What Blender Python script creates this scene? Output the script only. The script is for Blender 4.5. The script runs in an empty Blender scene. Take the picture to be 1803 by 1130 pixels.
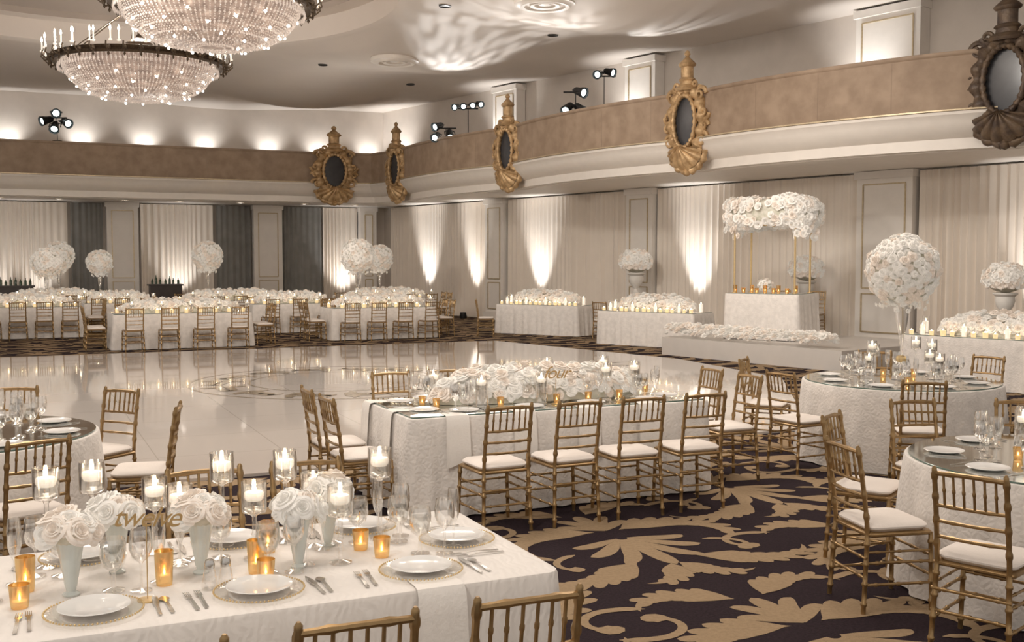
import bpy, math, random
from mathutils import Matrix, Vector
random.seed(7)
R=random.random
def U(a,b): return a+(b-a)*R()
pi=math.pi
A=math.radians(24.7)
scene=bpy.context.scene
COL=scene.collection
# ---------------------------------------------------------------- materials
def mk(name,col,rough=.5,metal=0,var=0.0,vs=5,bump=0,bs=30,emit=None,es=0,trans=0,coat=0,sheen=0,subs=0,col2=None,btype='noise',spec=.5):
    m=bpy.data.materials.new(name); m.use_nodes=True
    nt=m.node_tree; b=nt.nodes['Principled BSDF']
    b.inputs['Base Color'].default_value=(*col,1); b.inputs['Roughness'].default_value=rough
    b.inputs['Metallic'].default_value=metal
    b.inputs['Specular IOR Level'].default_value=spec
    if coat: b.inputs['Coat Weight'].default_value=coat
    if sheen: b.inputs['Sheen Weight'].default_value=sheen
    if emit: b.inputs['Emission Color'].default_value=(*emit,1); b.inputs['Emission Strength'].default_value=es
    if trans: b.inputs['Transmission Weight'].default_value=trans
    tc=nt.nodes.new('ShaderNodeTexCoord')
    if var>0 or col2:
        n=nt.nodes.new('ShaderNodeTexNoise'); n.inputs['Scale'].default_value=vs; n.inputs['Detail'].default_value=5
        nt.links.new(tc.outputs['Object'],n.inputs['Vector'])
        r=nt.nodes.new('ShaderNodeValToRGB')
        c2=col2 if col2 else tuple(max(0,c*(1-var)) for c in col)
        r.color_ramp.elements[0].position=.35; r.color_ramp.elements[1].position=.68
        r.color_ramp.elements[0].color=(*c2,1); r.color_ramp.elements[1].color=(*col,1)
        nt.links.new(n.outputs['Fac'],r.inputs['Fac']); nt.links.new(r.outputs['Color'],b.inputs['Base Color'])
    if bump>0:
        if btype=='voronoi':
            n=nt.nodes.new('ShaderNodeTexVoronoi'); n.feature='DISTANCE_TO_EDGE'; out=n.outputs['Distance']
        elif btype=='wave':
            n=nt.nodes.new('ShaderNodeTexWave'); out=n.outputs['Fac']; n.inputs['Distortion'].default_value=12; n.inputs['Detail'].default_value=3
        else:
            n=nt.nodes.new('ShaderNodeTexNoise'); out=n.outputs['Fac']
        n.inputs['Scale'].default_value=bs
        nt.links.new(tc.outputs['Object'],n.inputs['Vector'])
        bp=nt.nodes.new('ShaderNodeBump'); bp.inputs['Strength'].default_value=bump; bp.inputs['Distance'].default_value=.02
        nt.links.new(out,bp.inputs['Height']); nt.links.new(bp.outputs['Normal'],b.inputs['Normal'])
    return m
def glassmat(name,tint=(1,1,1),gl=.05,blend=.35,edge=.9,lo=.12,gc=(1,.98,.95)):
    m=bpy.data.materials.new(name); m.use_nodes=True; nt=m.node_tree
    for n in list(nt.nodes): nt.nodes.remove(n)
    o=nt.nodes.new('ShaderNodeOutputMaterial'); mix=nt.nodes.new('ShaderNodeMixShader')
    t=nt.nodes.new('ShaderNodeBsdfTransparent'); g=nt.nodes.new('ShaderNodeBsdfGlossy')
    t.inputs['Color'].default_value=(*tint,1); g.inputs['Roughness'].default_value=gl; g.inputs['Color'].default_value=(*gc,1)
    lw=nt.nodes.new('ShaderNodeLayerWeight'); lw.inputs['Blend'].default_value=blend
    mp=nt.nodes.new('ShaderNodeMapRange'); mp.inputs['To Min'].default_value=lo; mp.inputs['To Max'].default_value=edge
    nt.links.new(lw.outputs['Facing'],mp.inputs['Value']); nt.links.new(mp.outputs['Result'],mix.inputs['Fac'])
    nt.links.new(t.outputs[0],mix.inputs[1]); nt.links.new(g.outputs[0],mix.inputs[2]); nt.links.new(mix.outputs[0],o.inputs['Surface'])
    return m
M={}
M['wall']=mk('wall_plaster',(.68,.61,.54),.75,var=.08,vs=2,bump=.1,bs=40)
M['wallw']=mk('pilaster_paint',(.84,.79,.73),.5,var=.04)
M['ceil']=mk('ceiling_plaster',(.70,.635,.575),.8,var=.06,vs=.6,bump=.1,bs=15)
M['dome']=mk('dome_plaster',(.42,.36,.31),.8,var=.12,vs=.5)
M['cornice']=mk('cornice_paint',(.83,.775,.71),.5,var=.04)
M['marble']=mk('brown_marble',(.38,.28,.20),.6,col2=(.28,.20,.14),vs=3.2,spec=.2)
M['joint']=mk('marble_joint',(.29,.21,.155),.7,var=.1)
M['goldtrim']=mk('gilt_trim',(.60,.48,.31),.4,.5,var=.2,vs=20)
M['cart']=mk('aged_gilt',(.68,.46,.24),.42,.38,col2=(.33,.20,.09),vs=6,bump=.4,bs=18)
M['cartshade']=mk('shade_painted_gilt',(.15,.10,.06),.5,.3,col2=(.06,.04,.03),vs=6,bump=.5,bs=18)  # same aged gilt, with shadow painted into a darker colour
M['dmirror']=mk('smoked_mirror',(.05,.05,.055),.25,0,spec=.4,var=.2)
M['carpet']=mk('carpet_plum',(.027,.017,.022),.95,var=.4,vs=60,bump=.4,bs=300,spec=.1)
M['carpettan']=mk('carpet_tan',(.37,.26,.155),.95,var=.16,vs=40,bump=.5,bs=250,spec=.1)
M['chairgold']=mk('chair_gold',(.40,.255,.115),.34,.75,var=.25,vs=25)
M['cushion']=mk('ivory_cushion',(.84,.77,.71),.75,var=.04,bump=.1,bs=80)
M['linen']=mk('lace_linen',(.85,.80,.75),.6,bump=.32,bs=26,btype='voronoi',var=.14,vs=12,sheen=.3)
M['satin']=mk('satin_linen',(.85,.80,.75),.55,bump=.14,bs=9,btype='wave',var=.04,vs=9,sheen=.2)
M['napkin']=mk('napkin_cloth',(.87,.83,.78),.7,bump=.15,bs=60,var=.03)
M['curtain']=mk('sheer_drape',(.83,.745,.65),.8,var=.04,vs=3,sheen=.2)
M['curtaind']=mk('grey_drape',(.24,.235,.22),.8,var=.15,vs=3)
M['mirror']=mk('mirror_glass',(.84,.85,.82),.06,1.0,var=.03)
M['medge']=mk('glass_edge',(.14,.21,.18),.15,.2,var=.1)
M['petal']=mk('white_petal',(.91,.88,.83),.7,var=.04,vs=12,sheen=.1,emit=(1,.93,.84),es=.08)  # faint self-glow painted in, standing in for petal translucency
M['petal2']=mk('cream_petal',(.90,.81,.72),.7,var=.06,vs=12,sheen=.1,emit=(1,.88,.76),es=.08)  # same painted-in faint glow as the white petals
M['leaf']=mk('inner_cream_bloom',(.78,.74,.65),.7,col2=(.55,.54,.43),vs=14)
M['china']=mk('white_china',(.88,.87,.85),.15,var=.02,coat=.5)
M['vase']=mk('mint_glaze',(.72,.77,.74),.25,var=.05,vs=15,coat=.4)
M['glass']=glassmat('clear_glass')
M['chglass']=glassmat('clear_plate_glass',(.98,.98,.97),.05,.25,.5,.05)
M['water']=glassmat('water_glass',(.96,.97,.96),.02,.25,.5)
M['votive']=glassmat('amber_mercury_glass',(1,.82,.50),.25,.45,.85,.55,(.92,.70,.36))
M['votivefar']=mk('amber_votive_cup',(.85,.66,.36),.3,.3,var=.2,emit=(1,.70,.36),es=.6)
M['wax']=mk('candle_wax',(.93,.89,.82),.5,var=.03,emit=(1,.84,.66),es=.6)
M['flame']=mk('flame_glow',(1,.8,.5),.5,var=.02,emit=(1,.80,.52),es=34)
M['silver']=mk('silver_cutlery',(.62,.60,.57),.22,1,var=.08,vs=30)
M['gold']=mk('polished_gold',(.82,.60,.30),.28,.85,var=.1,vs=30)
M['script']=mk('gold_script',(.52,.33,.13),.45,.2,var=.1,vs=30)
M['black']=mk('black_metal',(.015,.015,.016),.45,.3,var=.2)
M['lens']=mk('lamp_lens',(.8,1,1),.3,var=.02,emit=(.85,1,1),es=7)
M['bulb']=mk('candle_bulb_glow',(1,.9,.8),.4,var=.02,emit=(1,.88,.74),es=14)
M['down']=mk('downlight_glow',(1,.9,.8),.4,var=.02,emit=(1,.88,.75),es=8)
M['bronze']=mk('antique_brass',(.12,.085,.055),.42,.6,var=.4,vs=30,bump=.4,bs=60)
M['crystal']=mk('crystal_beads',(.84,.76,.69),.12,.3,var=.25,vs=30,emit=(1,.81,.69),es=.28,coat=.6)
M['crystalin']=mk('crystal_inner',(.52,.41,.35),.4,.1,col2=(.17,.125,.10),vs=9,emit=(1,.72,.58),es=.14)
M['stone']=mk('white_urn_stone',(.80,.77,.72),.5,var=.08)
M['stage']=mk('stage_white',(.66,.62,.58),.35,var=.04)
M['bottle']=mk('green_bottle',(.03,.07,.03),.1,var=.2,coat=.5)
M['barwood']=mk('dark_bar_wood',(.05,.035,.03),.4,var=.3)
def dance():
    m=mk('dance_floor_vinyl',(.72,.66,.61),.07,var=.02,coat=.45)
    nt=m.node_tree; b=nt.nodes['Principled BSDF']
    b.inputs['Coat Roughness'].default_value=.04
    tc=nt.nodes.new('ShaderNodeTexCoord'); mp=nt.nodes.new('ShaderNodeMapping'); mp.inputs['Rotation'].default_value=(0,0,-A)
    br=nt.nodes.new('ShaderNodeTexBrick'); br.offset=0; br.inputs['Scale'].default_value=1
    br.inputs['Brick Width'].default_value=1.2; br.inputs['Row Height'].default_value=1.2; br.inputs['Mortar Size'].default_value=.006
    br.inputs['Color1'].default_value=(.66,.605,.56,1); br.inputs['Color2'].default_value=(.645,.59,.545,1); br.inputs['Mortar'].default_value=(.50,.45,.41,1)
    nt.links.new(tc.outputs['Object'],mp.inputs['Vector']); nt.links.new(mp.outputs[0],br.inputs['Vector']); nt.links.new(br.outputs['Color'],b.inputs['Base Color'])
    return m
M['dance']=dance()
M['dancegold']=mk('floor_gold_print',(.45,.36,.26),.09,.1,var=.15,coat=.4)
# ---------------------------------------------------------------- geometry helpers
class G:
    def __init__(s): s.v=[];s.f=[];s.m=[]
    def add(s,vf,mi=0,X=None):
        v,f=vf; o=len(s.v)
        if X is not None: v=[tuple(X@Vector(p)) for p in v]
        s.v.extend(v); s.f.extend([tuple(i+o for i in q) for q in f]); s.m.extend([mi]*len(f)); return s
def T(x=0,y=0,z=0,rz=0,rx=0,ry=0,s=1):
    X=Matrix.Translation((x,y,z))@Matrix.Rotation(rz,4,'Z')@Matrix.Rotation(ry,4,'Y')@Matrix.Rotation(rx,4,'X')
    if isinstance(s,tuple): return X@Matrix.Diagonal((*s,1))
    return X@Matrix.Scale(s,4)
def lathe(prof,n=24):
    v=[];f=[]
    for r,z in prof:
        for i in range(n):
            a=2*pi*i/n; v.append((r*math.cos(a),r*math.sin(a),z))
    for j in range(len(prof)-1):
        for i in range(n):
            k=(i+1)%n; f.append((j*n+i,j*n+k,(j+1)*n+k,(j+1)*n+i))
    return v,f
def tube(pts,rad,n=8,caps=True):
    pts=[Vector(p) for p in pts]; v=[];f=[]
    if not isinstance(rad,(list,tuple)): rad=[rad]*len(pts)
    prev=None
    for i,p in enumerate(pts):
        d=(pts[min(i+1,len(pts)-1)]-pts[max(i-1,0)]).normalized()
        if prev is None:
            x=d.cross(Vector((0,0,1))); 
            if x.length<.05: x=d.cross(Vector((1,0,0)))
        else: x=prev-d*prev.dot(d)
        x.normalize(); prev=x; y=d.cross(x)
        for k in range(n):
            a=2*pi*k/n; q=p+(x*math.cos(a)+y*math.sin(a))*rad[i]; v.append(tuple(q))
    for j in range(len(pts)-1):
        for i in range(n):
            k=(i+1)%n; f.append((j*n+i,j*n+k,(j+1)*n+k,(j+1)*n+i))
    if caps:
        f.append(tuple(range(n))[::-1]); f.append(tuple((len(pts)-1)*n+i for i in range(n)))
    return v,f
def box(cx,cy,cz,sx,sy,sz):
    v=[(cx+a*sx/2,cy+b*sy/2,cz+c*sz/2) for a in(-1,1) for b in(-1,1) for c in(-1,1)]
    f=[(0,1,3,2),(4,6,7,5),(0,4,5,1),(2,3,7,6),(0,2,6,4),(1,5,7,3)]
    return v,f
def rrect(w,d,r,n=5):
    out=[]
    for cx,cy,a0 in((w/2-r,d/2-r,0),(-w/2+r,d/2-r,pi/2),(-w/2+r,-d/2+r,pi),(w/2-r,-d/2+r,3*pi/2)):
        for i in range(n+1):
            a=a0+i*pi/2/n; out.append((cx+r*math.cos(a),cy+r*math.sin(a)))
    return out
def rslab(w,d,z0,z1,r=.02,e=.01):
    v=[];f=[];L=[(e,z0),(0,z0+e),(0,z1-e),(e,z1)]
    n=0
    for o,z in L:
        p=rrect(w-2*o,d-2*o,r); n=len(p); v+=[(x,y,z) for x,y in p]
    for j in range(len(L)-1):
        for i in range(n): k=(i+1)%n; f.append((j*n+i,j*n+k,(j+1)*n+k,(j+1)*n+i))
    f.append(tuple(range(n))[::-1]); f.append(tuple(3*n+i for i in range(n)))
    return v,f
def sph(r,n=12,m=8,sz=1):
    return lathe([(max(.0005,r*math.sin(pi*j/m)),-r*sz*math.cos(pi*j/m)) for j in range(m+1)],n)
def bamboo(p0,p1,r,k=2,n=8):
    p0=Vector(p0);p1=Vector(p1);pts=[p0];rad=[r]
    L=(p1-p0).length
    for i in range(k):
        t=(i+.5)/k; e=.012/L
        for dt,m in((-e,1),(-e*.5,1.38),(e*.5,1.38),(e,1)): pts.append(p0.lerp(p1,t+dt)); rad.append(r*m)
    pts.append(p1);rad.append(r)
    return tube(pts,rad,n)
def mesh(name,g,mats):
    me=bpy.data.meshes.new(name); me.from_pydata(g.v,[],g.f)
    for m in (mats if isinstance(mats,(list,tuple)) else [mats]): me.materials.append(M[m])
    me.polygons.foreach_set('material_index',g.m)
    me.polygons.foreach_set('use_smooth',[True]*len(g.f))
    me.set_sharp_from_angle(angle=math.radians(42)); me.update()
    return me
def ob(name,g,mats,parent=None,loc=(0,0,0),rz=0,**kw):
    if isinstance(g,tuple): g=G().add(g)
    me=g if isinstance(g,bpy.types.Mesh) else mesh(name,g,mats)
    o=bpy.data.objects.new(name,me); COL.objects.link(o)
    o.location=loc; o.rotation_euler=(0,0,rz)
    if parent: o.parent=parent
    for k,v in kw.items(): o[k]=v
    return o
def emp(name,loc=(0,0,0),rz=0,**kw):
    o=bpy.data.objects.new(name,None); COL.objects.link(o); o.location=loc; o.rotation_euler=(0,0,rz); o.empty_display_size=.1
    for k,v in kw.items(): o[k]=v
    return o
USED=set()
def clone(o,parent=None):
    c=o.copy(); COL.objects.link(c)
    if parent: c.parent=parent
    for ch in list(o.children): clone(ch,c)
    return c
def put(p,loc,rz=0,s=None,**kw):
    if p.name in USED: o=clone(p)
    else: o=p; USED.add(p.name)
    o.location=loc; o.rotation_euler=(0,0,rz)
    o.scale=(s,s,s) if s and not isinstance(s,tuple) else (s or (1,1,1))
    for k,v in kw.items(): o[k]=v
    return o
# ---------------------------------------------------------------- room shell
W0=Vector((-4.46,40.1)); wd=Vector((.609,-.794)); wn=Vector((-.794,-.609))
def WR(k,o=0): p=W0+wd*k+wn*o; return p
C0=Vector((-4.8,40.6)); vd=Vector((math.cos(A),math.sin(A))); ud=Vector((-math.sin(A),math.cos(A)))
def WB(t,o=0): return C0-vd*t-ud*o
aR=math.atan2(wd.y,wd.x); ZC=7.37
def wallslab(name,p,q,z0,z1,th,mat,side):
    p=Vector(p);q=Vector(q); d=(q-p).normalized(); n=Vector((-d.y,d.x))*side*th
    v=[(p.x,p.y,z0),(q.x,q.y,z0),(q.x+n.x,q.y+n.y,z0),(p.x+n.x,p.y+n.y,z0)]
    v+=[(x,y,z1) for x,y,_ in v]
    f=[(0,1,5,4),(1,2,6,5),(2,3,7,6),(3,0,4,7),(0,3,2,1),(4,5,6,7)]
    return ob(name,(v,f),mat,kind='structure',label='smooth taupe plaster ballroom wall')
wallslab('wall_right',C0,WR(31),0,9,.3,'wall',1)
wallslab('wall_back',WB(17),C0,0,9,.3,'wall',1)
# floor with damask carpet
def spine(x,y,h,L,c0,c1,n=12,e=1):
    pts=[(x,y)];s=L/n
    for i in range(n):
        c=c0+(c1-c0)*(i/n)**e; h+=c*s; x+=s*math.cos(h); y+=s*math.sin(h); pts.append((x,y))
    return pts
def ribbon(pts,w,z,p=.7,kind=0):
    n=len(pts);v=[];f=[]
    for i,(x,y) in enumerate(pts):
        a=pts[max(0,i-1)];b=pts[min(n-1,i+1)];dx,dy=b[0]-a[0],b[1]-a[1];l=math.hypot(dx,dy) or 1
        t=i/(n-1)
        if kind==0: k=max(0,math.sin(pi*min(1,t**p)))**.7
        elif kind==1: k=(.22+.78*math.sin(pi/2*min(1,t/.6))**1.3) if t<.7 else math.sqrt(max(0,1-((t-.7)/.3)**2))
        else:
            k=.55-.25*t+ (.0 if t<.8 else .75*math.sin(pi*(t-.8)/.2)); k*= min(1,t*8+.1)
        ww=w*.5*k
        v+= [(x-dy/l*ww,y+dx/l*ww,z),(x+dy/l*ww,y-dx/l*ww,z)]
    for i in range(n-1): f.append((2*i,2*i+1,2*i+3,2*i+2))
    return v,f
def strokes():
    S=[]
    def lobe(x,y,h,L,cu,w,s=1,hook=4.2):
        pts=spine(x,y,math.radians(h),L,-1.3*cu/L*.5,cu*hook/L*.62,16,1.6)
        S.append(([(a*s,b) for a,b in pts],w,1))
    def acan(x,y,h,L,c0,c1,w,s=1,n=5,e=1.5,lw=.105,l0=.40,l1=.2):
        sp=spine(x,y,math.radians(h),L,c0,c1,30,e)
        S.append(([(a*s,b) for a,b in sp],w,0))
        for i in range(n):
            k=int(1+i*(23/n)); px,py=sp[k]; dx,dy=sp[k+1][0]-px,sp[k+1][1]-py; hh=math.degrees(math.atan2(dy,dx))
            l=l0+(l1-l0)*i/(n-1)
            lobe(px,py,hh+26,l,.8,lw*(1-.06*i),s); lobe(px,py,hh-26,l*.9,-.8,lw*(1-.06*i),s)
    for i,(h,L,w) in enumerate(((90,.66,.13),(64,.62,.12),(40,.52,.115),(14,.42,.105))):
        for s in((1,) if i==0 else (1,-1)): lobe(.04*math.cos(math.radians(h)),.05+.04*math.sin(math.radians(h)),h,L,0 if i==0 else -.95,w,s,4.8)
    for i,(h,L,w) in enumerate(((-90,.46,.12),(-62,.44,.105),(-36,.36,.10))):
        for s in((1,) if i==0 else (1,-1)): lobe(.0,-.18,h,L,0 if i==0 else .9,w,s,4.8)
    for s in(1,-1):
        acan(.10,-.16,-24,1.25,1.2,5.2,.10,s,7,1.5,.11,.38,.2)
        acan(.22,.62,30,.95,.4,-5.2,.09,s,6,1.4,.10,.33,.18)
        acan(.10,-.66,-46,.75,.8,6.0,.085,s,5,1.4,.095,.30,.17)
        acan(.03,.72,72,.55,-.5,-7.0,.07,s,4,1.4,.085,.24,.14)
        S.append(([(a*s,b) for a,b in spine(.66,-.72,math.radians(-30),.75,1.5,12,24,1.5)],.13,2))
        S.append(([(a*s,b) for a,b in spine(.50,.30,math.radians(10),.5,2,13,20,1.4)],.11,2))
    return S
ST=strokes()
fl=G()
fl.add(([(-24,-4,0),(20,-4,0),(20,46,0),(-24,46,0)],[(0,1,2,3)]),0)
base=[]
for j,(sp,w,k) in enumerate(ST):
    v,f=ribbon(sp,w,.0015+.00002*j,.8,k)
    a,b,c=[Vector(v[i]) for i in f[5][:3]]
    if (b-a).cross(c-b).z<0: f=[q[::-1] for q in f]
    base.append((v,f))
PX,PY=1.70,2.15
for i in range(-14,18):
    for j in range(-4,24):
        x=i*PX; y=j*PY+(PY/2 if i%2 else 0)
        wx=x*math.cos(A)-y*math.sin(A)+.35; wy=x*math.sin(A)+y*math.cos(A)+.2
        if wy<1 or wy>41 or abs(wx)>wy*.56+2.5 or wx>17: continue
        fx=-1 if (i//2)%2 else 1
        X=T(wx,wy,0,A+(pi if fx<0 else 0),s=(1.0,1.0,1))
        for vf in base: fl.add(vf,1,X)
ob('floor',fl,['carpet','carpettan'],kind='structure',label='plum carpet with large tan damask leaf scrolls')
# dance floor
near=Vector((-2.23,9.6))
dp=[near-vd*9,near+vd*6.2,Vector((4.35,17.3)),Vector((3.2,20.6)),Vector((-.41,25.2)),Vector((-9.9,20.9)),Vector((-15,18.6))]
dg=G(); n=len(dp)
dg.add(([(p.x,p.y,.003) for p in dp]+[(p.x,p.y,.03) for p in dp],[tuple(range(n,2*n))]+[(i,(i+1)%n,n+(i+1)%n,n+i) for i in range(n)]))
cx,cy=-2.75,16.9
def ring(r,w,z,n=96): return ([(cx+(r+s*w/2)*math.cos(2*pi*i/n),cy+(r+s*w/2)*math.sin(2*pi*i/n),z) for i in range(n) for s in(-1,1)],[(2*i,2*i+1,(2*i+3)%(2*n),(2*i+2)%(2*n)) for i in range(n)])
dg.add(ring(2.25,.05,.0325),1); dg.add(ring(1.35,.04,.0325),1)
for i in range(14):
    a=2*pi*i/14
    for mir in(1,-1):
        for k,(h0,L,c0,c1,w) in enumerate(((.15,.85,1.4,-7,.13),(.8,.5,-2,-8,.11),(1.3,.38,0,-5,.10),(.5,.42,3,6,.09))):
            dg.add(ribbon(spine(0,0,h0*mir,L,c0*mir,c1*mir,14),w,.033+.0002*k,.9),1,T(cx+1.78*math.cos(a),cy+1.78*math.sin(a),0,a+pi/2))
for (ex,ey) in ((1.6,19.6),(-9.4,19.0)):
    for i in range(6):
        for mir in(1,-1):
            dg.add(ribbon(spine(0,0,(.2+.22*i)*mir,1.0-.08*i,1.5*mir,-6*mir,14),.10,.033+.0001*i,.9),1,T(ex,ey,0,A+pi*(ex<0)))
ob('dance_floor',dg,['dance','dancegold'],label='glossy white dance floor with gold scroll medallion',category='dance floor')
# ceiling
poly=[Vector((-22,-4)),Vector((18,-4)),Vector((18,14)),WR(31,-.1),C0+Vector((0,.1)),WB(17,-.1),Vector((-22,33))]
cc=Vector((-8.5,22.2)); Rr=6.2
def hitpoly(c,d):
    best=99
    for i in range(len(poly)):
        p=poly[i];e=poly[(i+1)%len(poly)]-p; den=d.x*e.y-d.y*e.x
        if abs(den)<1e-9: continue
        w=p-c; t=(w.x*e.y-w.y*e.x)/den; s=(w.x*d.y-w.y*d.x)/den
        if t>0 and -1e-6<=s<=1+1e-6: best=min(best,t)
    return best
cg=G();N=160;rings=[]
def foldz(x,y):
    p=Vector((x,y))-W0; k=p.dot(wd); o=p.dot(wn)
    z=0
    if 0<o<10:
        z+=-.4*(math.sin(pi*(k-6.8)/6.9))**2*(math.sin(pi*min(1,o/10)))**2
    q=Vector((x,y))-C0; o2=-q.dot(ud); t2=-q.dot(vd)
    if 0<o2<8 and t2>0: z+=-.25*math.sin(pi*o2/8)**2*(math.sin(pi*t2/9))**2
    return z
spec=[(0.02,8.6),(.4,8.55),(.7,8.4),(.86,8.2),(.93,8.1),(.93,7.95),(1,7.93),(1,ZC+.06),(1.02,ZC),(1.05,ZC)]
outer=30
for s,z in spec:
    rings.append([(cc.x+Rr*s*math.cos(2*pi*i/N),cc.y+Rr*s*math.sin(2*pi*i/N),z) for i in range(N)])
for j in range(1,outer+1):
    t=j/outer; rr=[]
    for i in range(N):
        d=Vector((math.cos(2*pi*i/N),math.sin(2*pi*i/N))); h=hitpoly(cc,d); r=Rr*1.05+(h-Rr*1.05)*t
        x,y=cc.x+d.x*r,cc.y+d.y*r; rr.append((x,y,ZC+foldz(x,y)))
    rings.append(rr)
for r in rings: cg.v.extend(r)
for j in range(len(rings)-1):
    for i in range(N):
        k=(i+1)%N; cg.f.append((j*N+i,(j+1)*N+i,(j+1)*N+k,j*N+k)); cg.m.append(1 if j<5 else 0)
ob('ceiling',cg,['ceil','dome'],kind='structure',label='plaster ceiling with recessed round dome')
# ---------------------------------------------------------------- balcony
cts=[Vector((-6.0,36.3)),Vector((-3.57,35.2)),Vector((.05,29.2)),Vector((3.87,23.2)),Vector((8.35,18.2))]
path=[cts[0]-vd*14,cts[0]-vd*7,cts[0],Vector((-4.75,36.6))]
def bay(p,q,b,n=14):
    d=(q-p).normalized(); nn=Vector((d.y,-d.x))
    return [p.lerp(q,i/n)+nn*b*(4*(i/n)*(1-i/n))**.7 for i in range(n)]
path+=bay(cts[1],cts[2],.45)+bay(cts[2],cts[3],.55)+bay(cts[3],cts[4],.55)+bay(cts[4],Vector((13.2,14.4)),.45)+[Vector((13.2,14.4))]
def norm2(P,i):
    d=Vector((0,0))
    if i>0: d+=(P[i]-P[i-1]).normalized()
    if i<len(P)-1: d+=(P[i+1]-P[i]).normalized()
    d.normalize(); return Vector((d.y,-d.x))
def sweep(P,prof,closed=True):
    v=[];f=[];n=len(prof)
    for i,p in enumerate(P):
        nn=norm2(P,i)
        for o,z in prof: v.append((p.x+nn.x*o,p.y+nn.y*o,z))
    for i in range(len(P)-1):
        for j in range(n if closed else n-1):
            k=(j+1)%n; f.append((i*n+j,(i+1)*n+j,(i+1)*n+k,i*n+k))
    if closed: f.append(tuple(range(n))); f.append(tuple((len(P)-1)*n+j for j in range(n))[::-1])
    return v,f
wallpts=[WB(15,-.05),WB(8,-.05),C0]+[WR(k,-.05) for k in (3,8,13,18,23,28,31)]
inner=[p-norm2(path,i)*.25 for i,p in enumerate(path)]
slab=inner+wallpts[::-1]; n=len(slab)
bg=G().add(([(p.x,p.y,3.84) for p in slab]+[(p.x,p.y,4.42) for p in slab],[tuple(range(n))[::-1],tuple(range(n,2*n))]+[(i,(i+1)%n,n+(i+1)%n,n+i) for i in range(n)]))
balc=ob('balcony',bg,'cornice',label='curved mezzanine balcony with brown marble parapet and cream cove',category='balcony')
pg=G().add(sweep(path,[(0,4.46),(0,5.40),(.03,5.42),(.04,5.45),(.03,5.48),(-.3,5.48),(-.3,4.46)]))
for i in range(len(path)-1):
    a,b=path[i],path[i+1]; L=(b-a).length; d=(b-a)/L; nn=Vector((d.y,-d.x)); m=max(1,round(L/1.1)) if L>1.1 else 0
    for q in range(m): 
        p=a+d*(L*(q+.5)/m)+nn*.001; pg.add(box(0,0,4.93,.005,.004,.9),1,T(p.x,p.y,0,math.atan2(d.y,d.x)))
    if L<=1.1 and i%3==0:
        p=a+nn*.001; pg.add(box(0,0,4.93,.005,.005,.9),1,T(p.x,p.y,0,math.atan2(d.y,d.x)))
ob('parapet',pg,['marble','joint'],balc,label='brown marble balcony parapet')
ob('cornice',G().add(sweep(path,[(-.28,4.455),(.1,4.455),(.12,4.4),(.06,4.34),(.03,4.28),(-.02,4.2),(-.12,4.1),(-.26,4.02),(-.4,3.99),(-.4,3.93),(-.47,3.9),(-.47,3.82),(-.8,3.82),(-.8,4.3)])),'cornice',balc)
ob('gilt_moulding',G().add(sweep(path,[(.0,4.46),(.14,4.46),(.14,4.485),(.0,4.485)])),'goldtrim',balc)
# pilasters
def pilaster(name,p,ang,w,z0,z1,proj=.35):
    r=ob(name,G().add(box(0,-proj/2,(z0+z1)/2,w,proj,z1-z0)).add(box(0,-proj/2-.02,z0+.12,w+.08,proj+.08,.24)).add(box(0,-proj/2-.02,z1-.08,w+.08,proj+.08,.16)),'wallw',None,(p.x,p.y,0),ang,label='cream square pilaster with gilt panel moulding',category='pilaster')
    g=G();y=-proj-.012
    hw=w/2-.16;a=z0+.35;b=z1-.28
    if z1-z0>3:
        m=a+(b-a)*.28
        spans=((a,m-.06),(m+.06,b))
    else: spans=((a,b),)
    for a_,b_ in spans:
        for bx in((0,a_,2*hw,.03),(0,b_,2*hw,.03)): g.add(box(bx[0],y,bx[1],bx[2],.024,bx[3]))
        for sx in(-1,1): g.add(box(sx*hw,y,(a_+b_)/2,.03,.024,b_-a_))
    ob('panel_moulding',g,'goldtrim',r)
    return r
for k,w in((6.84,.95),(13.4,1.0),(20.9,1.35)):
    p=WR(k); pilaster('pilaster',p,aR,w,0,3.83)
    if k>7: pilaster('pilaster',p,aR,w*1.15,4.43,ZC-.05)
pilaster('pilaster',WR(7.4),aR,1.2,4.43,ZC-.05)
for t,w in((9.3,1.0),(4.44,1.0),(.75,.6)):
    pilaster('pilaster',WB(t),A,w,0,3.83,.5)
# curtains
def curtain(p,q,z0,z1,off,mat,lab,seed=0):
    L=(q-p).length; d=(q-p)/L; nn=Vector((d.y,-d.x)); n=int(L/.035); v=[];f=[]
    ph=0;prof=[]
    for i in range(n+1):
        ph+=.035*2*pi/(.17+.05*math.sin(i*.11+seed)); prof.append(math.sin(ph)*(.036+.018*math.sin(i*.05+seed*2)))
    rows=(0,.15,.5,.85,1)
    for r in rows:
        am=.75+.6*(1-r)
        for i in range(n+1):
            P=p+d*(L*i/n)+nn*(off+prof[i]*am); v.append((P.x,P.y,z0+(z1-z0)*r))
    m=n+1
    for j in range(len(rows)-1):
        for i in range(n): f.append((j*m+i,j*m+i+1,(j+1)*m+i+1,(j+1)*m+i))
    return ob('curtain',(v,f),mat,label=lab,category='curtain')
for i,(a,b) in enumerate(((.3,6.3),(7.4,12.85),(13.95,20.15),(21.65,29))):
    curtain(WR(a),WR(b),.02,3.8,.18,'curtain','floor-length sheer beige drape along the wall',i)
for i,(a,b,m) in enumerate(((2.4,1.1,'curtain'),(3.9,2.45,'curtaind'),(6.2,5.0,'curtaind'),(8.7,6.3,'curtain'),(10.9,9.9,'curtaind'),(15,11,'curtain'))):
    curtain(WB(a),WB(b),.02,3.8,.2,m,'floor-length sheer beige drape along the wall' if m=='curtain' else 'dark grey-green drape along the wall',i+10)
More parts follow.
